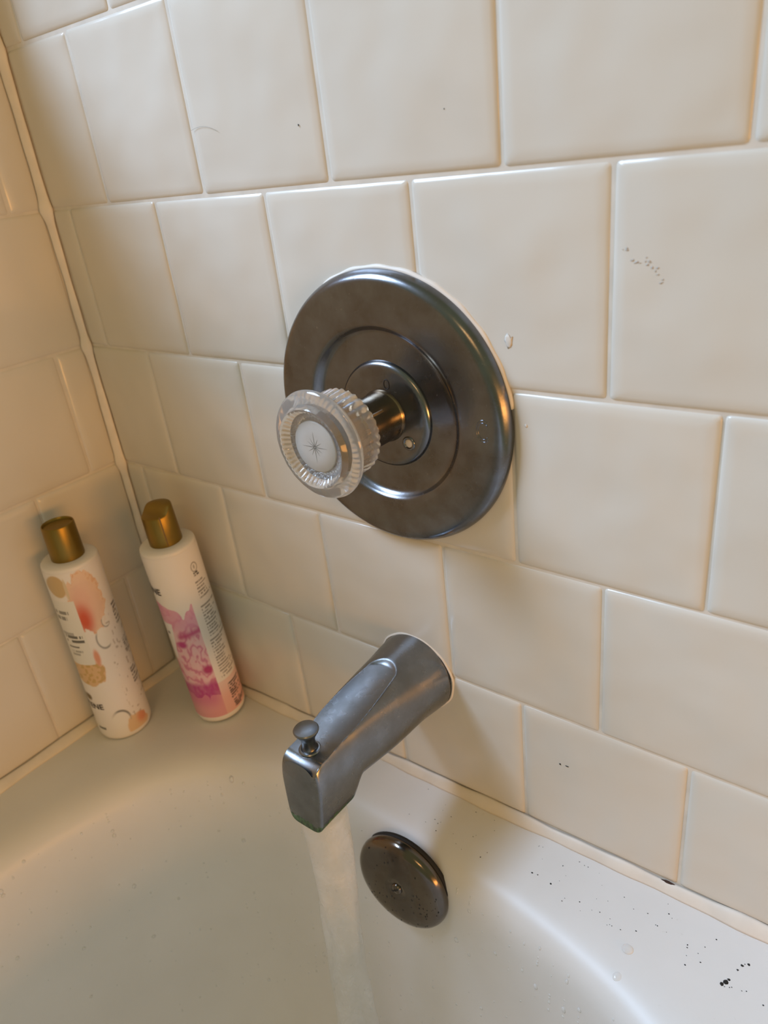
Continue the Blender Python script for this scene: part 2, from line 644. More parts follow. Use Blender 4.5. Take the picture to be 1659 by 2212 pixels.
def tub():
    m = len(RIM)
    V, F = [], []
    x0, x1, y0, y1 = TUB
    c = np.array([0.345, -0.74])
    # outer rectangle ring
    outer = []
    for p in RIM:
        d = p - c
        ts = []
        if d[0] > 1e-9: ts.append((x1 - c[0]) / d[0])
        if d[0] < -1e-9: ts.append((x0 - c[0]) / d[0])
        if d[1] > 1e-9: ts.append((y1 - c[1]) / d[1])
        if d[1] < -1e-9: ts.append((y0 - c[1]) / d[1])
        outer.append(c + d * min(ts))
    outer = np.array(outer)
    for cx, cy in ((x0, y0), (x0, y1), (x1, y0), (x1, y1)):
        k = np.argmin(np.hypot(outer[:, 0] - cx, outer[:, 1] - cy))
        outer[k] = (cx, cy)
    rings = []
    rings.append([(p[0], p[1], deck_z(p[0]) - 0.40) for p in outer])
    rings.append([(p[0], p[1], deck_z(p[0])) for p in outer])
    first = RIM + INW * PROFILE[0][0]
    rings.append([(*(0.5 * (a + b)), deck_z(0.5 * (a[0] + b[0]))) for a, b in zip(outer, first)])
    for d, z in PROFILE:
        q = RIM + INW * d
        rings.append([(p[0], p[1], deck_z(p[0]) + z) for p in q])
    last = RIM + INW * PROFILE[-1][0]
    for f, z in ((0.6, -0.318), (0.25, -0.3215)):
        q = c + (last - c) * f
        rings.append([(p[0], p[1], deck_z(p[0]) + z) for p in q])
    for r in rings:
        V += r
    for i in range(len(rings) - 1):
        for k in range(m):
            k2 = (k + 1) % m
            F.append((i * m + k, i * m + k2, (i + 1) * m + k2, (i + 1) * m + k))
    F.append(tuple((len(rings) - 1) * m + k for k in range(m)))
    o = mesh_obj('bathtub', V, F, M_ENAMEL)
    return sharp(o, 60)


bathtub = tag(tub(), 'white enamelled bathtub with wide rim below the tiled walls', 'bathtub')


def basin_point(x, z):
    """point on the valve-end basin wall at this x and height z: returns y and normal"""
    zz = z - deck_z(x)
    d = np.interp(-zz, [-p[1] for p in PROFILE], [p[0] for p in PROFILE])
    q = RIM + INW * d
    sel = q[:, 1] > -0.3
    k = np.argmin(np.abs(q[:, 0] - x) + np.where(sel, 0, 10))
    return q[k, 1]


# ------------------------------------------------------------------ shower valve
VX, VZ = 0.3286, -0.2410
valve = thing('shower_valve', 'round worn chrome shower valve with clear acrylic knob on the cream tile wall', 'shower valve', (VX, 0, VZ))
prof = [(0.0800, -0.0004), (0.0862, -0.0002), (0.0867, 0.0010), (0.0866, 0.0026), (0.0860, 0.0044), (0.0849, 0.0062), (0.0836, 0.0075), (0.0822, 0.0083), (0.0806, 0.0088),
        (0.0780, 0.0090), (0.066, 0.0092), (0.0590, 0.0091), (0.0565, 0.0089), (0.0551, 0.0081), (0.0541, 0.0068), (0.0531, 0.0053), (0.0518, 0.0042),
        (0.0500, 0.0036), (0.0470, 0.0034), (0.0400, 0.0034), (0.0350, 0.0035), (0.0341, 0.0036), (0.0338, 0.0046), (0.0330, 0.0058), (0.0318, 0.0066), (0.0300, 0.0070),
        (0.0270, 0.0071), (0.0200, 0.0071), (0.0130, 0.0071)]
V, F = lathe(prof, 160, 'Y')
esc = sharp(mesh_obj('escutcheon', V, F, M_PLATE, valve), 50)
# white caulk showing around the upper right edge of the plate
CV, CF = [], []
na = 60
for i in range(na + 1):
    a = math.radians(8 + 110 * i / na)
    wv = 0.0013 * math.sin(math.pi * i / na) ** 0.6 + 0.0003 * math.sin(i * 0.9)
    for r, h in ((0.0845, -0.0008), (0.0845, 0.0012), (0.0868 + wv * 0.3, 0.0014), (0.0872 + wv, 0.0006), (0.0875 + wv, -0.0008)):
        CV.append((r * math.cos(a), -h, r * math.sin(a)))
for i in range(na):
    for k in range(5):
        k2 = (k + 1) % 5
        CF.append((i * 5 + k, i * 5 + k2, (i + 1) * 5 + k2, (i + 1) * 5 + k))
CF += [tuple(range(5)), tuple(reversed([na * 5 + k for k in range(5)]))]
mesh_obj('caulk_ring', CV, CF, M_CAULK, valve)
# stem: lower sleeve, seam ring, inner sleeve
V, F = lathe([(0.0168, 0.0066), (0.0166, 0.0078), (0.0160, 0.0086), (0.0156, 0.0096), (0.0154, 0.0435), (0.0150, 0.0450), (0.0100, 0.0455), (0.0060, 0.0458)], 64, 'Y', cap1=True)
stem = sharp(mesh_obj('handle_stem', V, F, M_STEM, valve), 35)
stem['label'] = 'brown stained metal stem between plate and knob'
# raised dash on the stem sleeve (upper front side, towards the camera)
DV, DF = [], []
for ring, (ex, h) in enumerate(((1.0, 0.0), (0.55, 0.00045))):
    for (u, v) in ((-1, -1), (1, -1), (1, 1), (-1, 1)):
        a = math.radians(38) + v * 0.085 * ex
        r = 0.01535 + h
        DV.append((r * math.cos(a), -(0.0262 + u * 0.0052 * (0.92 if ring else 1)), r * math.sin(a)))
DF = [(0, 1, 5, 4), (1, 2, 6, 5), (2, 3, 7, 6), (3, 0, 4, 7), (4, 5, 6, 7)]
mesh_obj('raised_dash', DV, DF, M_STEM, stem, smooth=False)
# mounting hole with white plaster behind, and the embossed marks
sx, sz = 0.3462 - VX, -0.2566 - VZ
V, F = lathe([(0.0046, 0.0068), (0.0044, 0.0076), (0.0036, 0.0077), (0.0029, 0.0074), (0.0026, 0.0066)], 28, 'Y')
scr = mesh_obj('mounting_hole', V, F, M_PLATE, valve, loc=(sx, 0, sz))
V, F = lathe([(0.0027, 0.0070), (0.0022, 0.0074), (0.0010, 0.0075)], 20, 'Y', cap1=True)
mesh_obj('plaster_plug', V, F, M_PUTTY, scr)
V, F = text_mesh('C', 0.0185, outline=True, bevel=0.00030)
mk = mesh_obj('letter_mark', [(x * 0.62, -0.0091 - z, y) for x, y, z in V], F, M_PLATE, valve, loc=(0.3998 - VX, 0, -0.2413 - VZ))
mk['label'] = 'embossed letter C'
OV, OF = [], []
for i in range(28):
    a = 2 * math.pi * i / 28
    for k in range(5):
        b = 2 * math.pi * k / 5
        OV.append(((0.0020 + 0.0003 * math.cos(b)) * math.cos(a), -0.0072 - 0.0003 * math.sin(b), (0.0030 + 0.0003 * math.cos(b)) * math.sin(a)))
for i in range(28):
    for k in range(5):
        OF.append((i * 5 + k, i * 5 + (k + 1) % 5, ((i + 1) % 28) * 5 + (k + 1) % 5, ((i + 1) % 28) * 5 + k))
mesh_obj('oval_mark', OV, OF, M_DARK, valve, loc=(0.3340 - VX, 0, -0.2206 - VZ))

# clear acrylic knob: fluted skirt, wide flange, raised toothed ring, frosted disc with a star
KN = [(0.0120, 0.0430), (0.0228, 0.0425), (0.0254, 0.0436), (0.0254, 0.0462), (0.0246, 0.0530), (0.0238, 0.0600), (0.0232, 0.0640),
      (0.0300, 0.0648), (0.0315, 0.0655), (0.0320, 0.0666), (0.0317, 0.0677), (0.0306, 0.0686), (0.0275, 0.0700), (0.0250, 0.0708),
      (0.0240, 0.0730), (0.0231, 0.0740), (0.0219, 0.0736), (0.0204, 0.0716), (0.0184, 0.0700), (0.0168, 0.0692), (0.0158, 0.0690)]


def knob_r(i, r, a):
    if 1 <= i <= 5:
        return r * (1 + 0.040 * (abs(math.cos(17 * a)) - 0.5))
    if 11 <= i <= 13:
        return r * (1 + 0.004 * math.cos(24 * a))
    if 17 <= i <= 19:
        return r * (1 + 0.022 * math.cos(44 * a))
    return r


KAX = (0.0008, 0, 0.0034)
V, F = lathe(KN, 264, 'Y', knob_r, cap0=True, cap1=True)
knob = sharp(mesh_obj('knob', V, F, M_ACRYL, valve, loc=KAX), 38)
knob['label'] = 'clear acrylic fluted knob'
V, F = lathe([(0.0152, 0.0686), (0.0152, 0.0692), (0.0147, 0.0696), (0.0070, 0.0698)], 64, 'Y', cap1=True)
disc = mesh_obj('index_disc', V, F, M_FROST, knob)
disc['label'] = 'frosted white disc with an engraved star'
SV, SF = [], []
for k in range(12):
    a = math.pi / 2 + 2 * math.pi * k / 12
    L = 0.0098 if k % 3 == 0 else 0.0062
    c, s = math.cos(a), math.sin(a)
    n = len(SV)
    for (u, v) in ((0.0004, -0.00022), (L * 0.35, -0.00022), (L, 0.0), (L * 0.35, 0.00022), (0.0004, 0.00022)):
        SV.append((u * c - v * s, -0.06985, u * s + v * c))
    SF.append((n, n + 1, n + 2, n + 3, n + 4))
mesh_obj('star_mark', SV, SF, M_STAR, knob, smooth=False)

# ------------------------------------------------------------------ bath spout
BX, BZ = 0.3257, -0.4447
spout = thing('bath_spout', 'dull chrome bath spout with pull-up diverter knob, running water, below the valve', 'bath spout', (BX, 0, BZ))


def sm(a, b, t):
    t = min(1, max(0, (t - a) / (b - a)))
    return t * t * (3 - 2 * t)


def lerp(a, b, t):
    return a + (b - a) * min(1, max(0, t))


def spout_mesh():
    R = 0.0323
    L = 0.1268
    ss = [-0.0008, 0.0005, 0.0012] + list(np.linspace(0.003, 0.1185, 130)) + list(np.linspace(0.1192, L, 16))
    m = 180
    V, F = [], []
    for j, s in enumerate(ss):
        e = sm(0.02, 0.105, s)
        w = lerp(R, 0.0168, sm(-0.02, 0.118, s))
        cx = 0.0018 * sm(0.03, 0.118, s)
        if s < 0.002:
            w -= 0.0006 * (0.002 - s) / 0.003
        top = lerp(R, -0.4185 - BZ, s / 0.12)
        bot = lerp(-R, -0.4630 - BZ, s / 0.090)
        bot = lerp(bot, -0.4775 - BZ, sm(0.087, 0.0995, s))
        nt, nb = lerp(2.0, 3.2, e), lerp(2.0, 6.0, e)
        r6 = 0.0085
        fr = max(0.0, s - (L - r6)) / r6
        drop = r6 * (1 - math.sqrt(max(0, 1 - fr * fr)))
        r2 = 0.0022
        f2 = max(0.0, s - (L - r2)) / r2
        w -= r2 * (1 - math.sqrt(max(0, 1 - f2 * f2)))
        bot += 0.4 * r2 * (1 - math.sqrt(max(0, 1 - f2 * f2)))
        top -= drop * 0.95
        cz, hz = (top + bot) / 2, (top - bot) / 2
        for k in range(m):
            a = 2 * math.pi * k / m
            ca, sa = math.cos(a), math.sin(a)
            n = nt if sa > 0 else nb
            x = w * math.copysign(abs(ca) ** (2 / n), ca)
            z = cz + hz * math.copysign(abs(sa) ** (2 / n), sa)
            if e > 0:                                   # narrower towards the bottom of the nose
                x *= 1 - 0.12 * e * sm(0.004, -0.030, z)
            if sa > 0 and s < L - 0.0001:               # scooped thumb rest with a round end
                rr = 0.0165
                q = min(1.0, abs(x) / rr)
                s0 = 0.0225 + rr * 0.9 * (1 - math.sqrt(1 - q * q)) + max(0.0, abs(x) - rr) * 0.8
                dep = sm(s0, s0 + 0.011, s)
                if dep > 1e-6:
                    zs = lerp(-0.4172, -0.4266, (s - 0.030) / 0.085) - BZ + 0.0020 * (x / 0.017) ** 2 - drop * 0.95
                    z = min(z, zs + 0.0085 * (1 - dep))
            lean = 0.085 * sm(0.095, 0.122, s) * (0.0247 - z)
            V.append((x + cx, -(s + lean), z))
    rows = len(ss)
    for j in range(rows - 1):
        for k in range(m):
            k2 = (k + 1) % m
            F.append((j * m + k, (j + 1) * m + k, (j + 1) * m + k2, j * m + k2))
    F.append(tuple(k for k in range(m)))
    F.append(tuple(reversed([(rows - 1) * m + k for k in range(m)])))
    return V, F


V, F = spout_mesh()
# material's green rim is measured in object space: keep the body at world heights
body = mesh_obj('spout_body', [(x, y, z + BZ) for x, y, z in V], F, M_SPOUT, spout, loc=(0, 0, -BZ))
sharp(body, 42)
kz = -0.4262 - BZ
V, F = lathe([(0.0072, kz - 0.002), (0.0072, kz + 0.0004), (0.0066, kz + 0.0011), (0.0056, kz + 0.0012), (0.0050, kz + 0.0006), (0.0047, kz + 0.0010), (0.0044, kz + 0.0050),
              (0.0046, kz + 0.0085), (0.0056, kz + 0.0110), (0.0074, kz + 0.0140), (0.0081, kz + 0.0153), (0.0082, kz + 0.0160), (0.0076, kz + 0.0168), (0.0050, kz + 0.0174), (0.0015, kz + 0.0176)], 48, 'Z', cap1=True)
sharp(mesh_obj('diverter_knob', V, F, M_SPOUT, spout, loc=(-0.0003, -0.1135, 0)), 40)
# white caulk ring at the wall
V, F = lathe([(0.0300, -0.0008), (0.0326, -0.0008), (0.0330, 0.0000), (0.0327, 0.0007), (0.0318, 0.0009)], 64, 'Y',
             lambda i, r, a: r * (1 + 0.012 * math.sin(3 * a + 1) + 0.006 * math.sin(11 * a)))
mesh_obj('caulk_ring', V, F, M_CAULK, spout)

# ------------------------------------------------------------------ overflow cover
OC = Vector((0.3462, -0.0696, -0.5863))
OY = basin_point(OC.x, OC.z)
cover = thing('overflow_cover', 'round dark bronze overflow cover on the end wall of the tub under the spout', 'overflow cover', OC)
cover.rotation_euler = Vector((0.037, -1, 0.093)).to_track_quat('-Y', 'Z').to_euler()
V, F = lathe([(0.0330, -0.0030), (0.0375, -0.0030), (0.0388, -0.0018), (0.0391, -0.0002), (0.0388, 0.0018), (0.0378, 0.0040), (0.0360, 0.0058), (0.0330, 0.0072), (0.0280, 0.0082), (0.0200, 0.0089),
              (0.0110, 0.0092), (0.0070, 0.0090), (0.0045, 0.0082), (0.0012, 0.0080)], 96, 'Y', cap0=True, cap1=True)
sharp(mesh_obj('cover_plate', V, F, M_BRONZE, cover), 45)
V, F = lathe([(0.0044, 0.0078), (0.0042, 0.0092), (0.0030, 0.0098), (0.0010, 0.0099)], 28, 'Y', cap1=True)
oscrew = mesh_obj('screw', V, F, M_BRONZE, cover)
V, F = box('', (-0.0030, -0.0102, -0.0005), (0.0030, -0.0096, 0.0005), None)
ct, st = math.cos(0.7), math.sin(0.7)
mesh_obj('screw_slot', [(x * ct - z * st, y, x * st + z * ct) for x, y, z in V], F, M_DARK, oscrew, smooth=False)
prng = random.Random(5)
PV, PF = [], []
for i in range(80):
    r = 0.035 * math.sqrt(prng.random())
    a = prng.uniform(-2.9, 0.4) if i < 60 else prng.uniform(0, 6.28)
    h = np.interp(r, [0, 0.011, 0.02, 0.028, 0.033, 0.036], [0.0080, 0.0092, 0.0089, 0.0082, 0.0072, 0.0058])
    rad = prng.uniform(0.0003, 0.0009)
    v, f = blob((r * math.cos(a), -h + 0.0001, r * math.sin(a)), rad, rad * prng.uniform(0.8, 2.0), 0.00025, 7, 2, (0, -1, 0))
    n = len(PV)
    PV += v
    PF += [tuple(q + n for q in t) for t in f]
pits = mesh_obj('corrosion_pits', PV, PF, M_DARK, cover)
pits['kind'] = 'stuff'
# thin black strip, painted shade in the gap between cover and tub, upper right
V, F = [], []
for i in range(41):
    a = math.radians(-60 + 200 * i / 40)
    g = 0.0006 * math.sin(math.pi * i / 40)
    for r, h in ((0.0350, -0.0052), (0.0350, -0.0010), (0.0386 + g, -0.0022), (0.0388 + g, -0.0052)):
        V.append((r * math.cos(a), -h, r * math.sin(a)))
for i in range(40):
    for k in range(4):
        F.append((i * 4 + k, i * 4 + (k + 1) % 4, (i + 1) * 4 + (k + 1) % 4, (i + 1) * 4 + k))
F += [(0, 1, 2, 3), (163, 162, 161, 160)]
mesh_obj('shade_seam', V, F, M_DARK, cover)

# ------------------------------------------------------------------ bottles
BH = 0.186


def sstep(a, b, x):
    t = np.clip((x - a) / (b - a), 0, 1)
    return t * t * (3 - 2 * t)


def vnoise(x, y, seed):
    """smooth value noise on arrays"""
    rs = np.random.RandomState(seed)
    T = rs.rand(64, 64)
    xi, yi = np.floor(x).astype(int), np.floor(y).astype(int)
    fx, fy = x - xi, y - yi
    fx, fy = fx * fx * (3 - 2 * fx), fy * fy * (3 - 2 * fy)
    g = lambda i, j: T[i % 64, j % 64]
    return (g(xi, yi) * (1 - fx) * (1 - fy) + g(xi + 1, yi) * fx * (1 - fy) + g(xi, yi + 1) * (1 - fx) * fy + g(xi + 1, yi + 1) * fx * fy)


def mixc(col, c, m):
    m = np.clip(m, 0, 1)[..., None]
    return col * (1 - m) + np.array(c) * m


def ell_mask(a, t, ca, ct, ra, rt, soft=0.12):
    d = np.sqrt(((a - ca) / ra) ** 2 + ((t - ct) / rt) ** 2)
    return 1 - sstep(1 - soft, 1 + soft, d)


def text_rows(a, t, a0, a1, t0, t1, rows, seed, fill=0.62, wl=26):
    """lines of unreadably small print between a0..a1, t0..t1"""
    u = (a - a0) / (a1 - a0)
    v = (t1 - t) / (t1 - t0) * rows
    r = np.floor(v)
    inside = (u > 0) & (v > 0) & (v < rows)
    rs = np.random.RandomState(seed)
    ends = 0.55 + 0.45 * rs.rand(rows + 1)
    ends = ends[np.clip(r, 0, rows).astype(int)]
    line = ((v - r) > 0.22) & ((v - r) < 0.22 + fill)
    words = vnoise(u * wl + r * 7.3, r * 3.1 + 0.5, seed) > 0.30
    return (inside & line & words & (u < ends)).astype(float)


WHITE = (0.80, 0.765, 0.735)


def label_cream(a, t, s):
    col = np.ones(a.shape + (3,)) * np.array(WHITE)
    front = np.abs(s) < 1.45
    n1 = vnoise(a * 9 + 20, t * 40 + 5, 1)
    n2 = vnoise(a * 22 + 9, t * 90 + 3, 2)
    # large blush petal at the top
    d = np.sqrt(((a - 0.06) / 0.62) ** 2 + ((t - 0.805) / 0.165) ** 2) + (n1 - 0.5) * 0.22 + (n2 - 0.5) * 0.12
    petal = (1 - sstep(0.93, 1.0, d)) * front
    pc = np.ones_like(col) * np.array((0.76, 0.53, 0.40))
    pc = mixc(pc, (0.80, 0.58, 0.42), sstep(0.55, 1.0, d))
    pc = mixc(pc, (0.72, 0.40, 0.20), sstep(0.86, 0.97, d) * (n2 > 0.42))
    pc = mixc(pc, (0.74, 0.42, 0.32), ell_mask(a, t, -0.12, 0.80, 0.34, 0.10, 0.5) * 0.6)
    pc = mixc(pc, (0.62, 0.10, 0.03), ell_mask(a, t, -0.20, 0.725, 0.26, 0.075, 0.75))
    m = petal[..., None]
    col = col * (1 - m) + pc * m
    # tan bud at the upper left
    bud = ell_mask(a, t, -0.70, 0.915, 0.26, 0.058, 0.08) * front
    col = mixc(col, (0.58, 0.42, 0.22), bud)
    col = mixc(col, (0.66, 0.55, 0.38), ell_mask(a, t, -0.44, 0.90, 0.05, 0.055, 0.2) * front)
    # lower golden flower
    d2 = np.sqrt(((a + 0.62) / 0.52) ** 2 + ((t - 0.425) / 0.085) ** 2) + (n1 - 0.5) * 0.3
    f2 = (1 - sstep(0.9, 1.0, d2)) * front * (t < 0.53)
    col = mixc(col, (0.70, 0.47, 0.25), f2)
    col = mixc(col, (0.58, 0.38, 0.15), f2 * (vnoise(a * 14, t * 70, 8) > 0.6))
    col = mixc(col, (0.72, 0.33, 0.20), ell_mask(a, t, -0.22, 0.51, 0.10, 0.045, 0.4) * front)
    # white text panel over the petals
    box_ = (a < -0.345) & (a > -1.01) & (t > 0.475) & (t < 0.835)
    col = mixc(col, (0.76, 0.745, 0.70), box_.astype(float))
    # water-drop discs with grey crescents
    for ca, ct, ra, rt, ang in ((0.22, 0.60, 0.26, 0.055, 1.0), (0.45, 0.68, 0.14, 0.03, 0.5), (-0.12, 0.115, 0.33, 0.060, -1)):
        dd = np.sqrt(((a - ca) / ra) ** 2 + ((t - ct) / rt) ** 2)
        ring = (1 - sstep(0.04, 0.16, np.abs(dd - 1)))
        if ang > 0:
            side = sstep(-0.1, 0.5, (-(a - ca) / ra * 0.8 - (t - ct) / rt * 0.7))
        else:
            side = sstep(-0.2, 0.6, ((a - ca) / ra * 0.75 + (t - ct) / rt * 0.5)) + 0.35 * sstep(0.2, 0.8, (t - ct) / rt)
        col = mixc(col, (0.80, 0.78, 0.74), (dd < 1) * front * 0.8)
        col = mixc(col, (0.22, 0.21, 0.19), ring * side * front * 0.8)
    # peach flower at the bottom right
    d3 = np.sqrt(((a - 0.42) / 0.42) ** 2 + ((t - 0.055) / 0.075) ** 2) + (n1 - 0.5) * 0.25
    f3 = (1 - sstep(0.85, 1.0, d3)) * front * (t > 0.028)
    col = mixc(col, (0.72, 0.52, 0.32), f3)
    col = mixc(col, (0.70, 0.30, 0.17), ell_mask(a, t, 0.62, 0.085, 0.2, 0.035, 0.6) * f3)
    col = mixc(col, (0.14, 0.10, 0.04), ell_mask(a, t, -0.93, 0.27, 0.08, 0.02, 0.4))
    # scattered grey sprigs
    sp = (vnoise(a * 16 + 31, t * 60 + 11, 21) > 0.83) & (a > 0.25) & (t > 0.1) & (t < 0.72) & front
    col = mixc(col, (0.42, 0.37, 0.32), sp * 0.7)
    # small print up the right-hand side
    for (a0, a1, t0, t1, rows, sd) in ((0.80, 0.99, 0.62, 0.74, 6, 3), (0.80, 0.99, 0.45, 0.54, 7, 4), (0.74, 0.99, 0.27, 0.37, 5, 5)):
        col = mixc(col, (0.09, 0.08, 0.08), text_rows(a, t, a0, a1, t0, t1, rows, sd) * front * 0.85)
    # print on the white panel
    for (a0, a1, t0, t1, rows, sd, k) in ((-0.98, -0.62, 0.725, 0.790, 2, 6, 0.75), (-0.98, -0.50, 0.640, 0.668, 1, 7, 0.5), (-0.95, -0.42, 0.600, 0.650, 2, 8, 0.95),
                                          (-0.95, -0.40, 0.570, 0.588, 1, 9, 0.9), (-0.92, -0.55, 0.525, 0.565, 2, 10, 0.55), (-0.95, -0.62, 0.062, 0.085, 1, 12, 0.9)):
        col = mixc(col, (0.10, 0.10, 0.09), text_rows(a, t, a0, a1, t0, t1, rows, sd, 0.6, 14) * front * k)
    return col


def label_pink(a, t, s):
    col = np.ones(a.shape + (3,)) * np.array(WHITE)
    front = np.abs(s) < 1.5
    n1 = vnoise(a * 7 + 2, t * 28 + 4, 31)
    n2 = vnoise(a * 14 + 7, t * 52 + 9, 32)
    # peony strip: right edge straight, top edge scalloped
    top = 0.70 + 0.045 * (n1 - 0.5) - 0.05 * np.exp(-((a + 0.28) / 0.14) ** 2) + 0.05 * sstep(-0.5, -1.0, a)
    reg = (a < 0.15) & (t < top) & (t > 0.17 + 0.05 * (n1 - 0.5)) & front
    d = np.sqrt(((a + 0.28) / 0.75) ** 2 + ((t - 0.40) / 0.20) ** 2)
    ang = np.arctan2((t - 0.40) / 0.20, (a + 0.28) / 0.75)
    rid = 0.5 + 0.5 * np.sin(13 * d + 2.2 * np.sin(3 * ang + 1) + 5 * (n1 - 0.5) + 3 * (n2 - 0.5))
    pc = np.ones_like(col) * np.array((0.74, 0.40, 0.47))
    pc = mixc(pc, (0.76, 0.50, 0.54), sstep(0.35, 0.8, rid))
    pc = mixc(pc, (0.55, 0.14, 0.27), sstep(0.26, 0.04, rid) * 0.7)
    pc = mixc(pc, (0.72, 0.33, 0.47), sstep(0.55, 0.62, t) * 0.75)
    band = np.exp(-((t - (0.565 + 0.03 * a)) / 0.018) ** 2) * sstep(-0.75, -0.6, a)
    pc = mixc(pc, (0.50, 0.06, 0.20), band * 0.9)
    pc = mixc(pc, (0.45, 0.04, 0.16), ell_mask(a, t, -0.02, 0.335, 0.20, 0.026, 0.5))
    pc = mixc(pc, (0.48, 0.05, 0.22), ell_mask(a, t, -0.62, 0.50, 0.16, 0.02, 0.5))
    pc = mixc(pc, (0.44, 0.045, 0.22), sstep(0.275, 0.235, t) * (0.75 + 0.25 * n2))
    col = col * (1 - reg[..., None]) + pc * reg[..., None]
    # pink foot band fading into the flower
    foot = (t < 0.235) & (t > 0.034) & (a >= 0.15)
    col = mixc(col, (0.76, 0.44, 0.40), foot.astype(float) * (0.55 + 0.45 * sstep(0.24, 0.12, t)))
    foot2 = (t <= 0.17 + 0.05 * (n1 - 0.5)) & (t > 0.034) & (a < 0.15)
    col = mixc(col, (0.70, 0.33, 0.36), foot2.astype(float))
    col = mixc(col, (0.58, 0.17, 0.30), foot2 * sstep(0.07, 0.16, t) * sstep(0.3, -0.2, a) * 0.8)
    # white text panel on the left
    edge = -0.76 - 0.17 * (0.60 - t) / 0.22
    panel = (a < edge) & (t > 0.40) & (t < 0.62)
    col = mixc(col, WHITE, panel.astype(float))
    col = mixc(col, (0.10, 0.10, 0.12), text_rows(a, t, -0.99, -0.84, 0.55, 0.575, 1, 41, 0.6, 6) * 0.9)
    # recycling style roundel with a caption
    dd = np.sqrt(((a - 0.63) / 0.105) ** 2 + ((t - 0.885) / 0.023) ** 2)
    col = mixc(col, (0.25, 0.23, 0.20), (1 - sstep(0.06, 0.2, np.abs(dd - 1))) * 0.85)
    col = mixc(col, (0.25, 0.23, 0.20), ell_mask(a, t, 0.63, 0.886, 0.03, 0.011, 0.4) * 0.7)
    col = mixc(col, (0.10, 0.09, 0.08), text_rows(a, t, 0.55, 0.76, 0.838, 0.862, 2, 42, 0.75, 7))
    # columns of small print
    for (a0, a1, t0, t1, rows, sd) in ((0.50, 1.0, 0.715, 0.815, 6, 43), (0.44, 1.0, 0.50, 0.685, 11, 44), (0.38, 1.0, 0.25, 0.49, 14, 45)):
        col = mixc(col, (0.13, 0.115, 0.10), text_rows(a, t, a0, a1, t0, t1, rows, sd, 0.5, 22) * front * 0.75)
    col = mixc(col, (0.06, 0.045, 0.045), text_rows(a, t, 0.50, 1.0, 0.105, 0.205, 7, 46, 0.62, 20) * front)
    col = mixc(col, (0.06, 0.045, 0.045), text_rows(a, t, 0.55, 1.0, 0.045, 0.095, 4, 47, 0.62, 20) * front)
    return col


def wrap_text(body, size, s_end, zc, r, theta0, bold, parent, name):
    """lettering wrapped on the bottle; s_end is where its right end sits"""
    V, F = text_mesh(body, size, bold)
    w = max(v[0] for v in V)
    out = []
    for x, y, z in V:
        s = s_end + (x - w) / r
        a = theta0 + s
        out.append(((r + 0.00035) * math.cos(a), (r + 0.00035) * math.sin(a), zc + y))
    return mesh_obj(name, out, F, M_INK, parent, smooth=False)


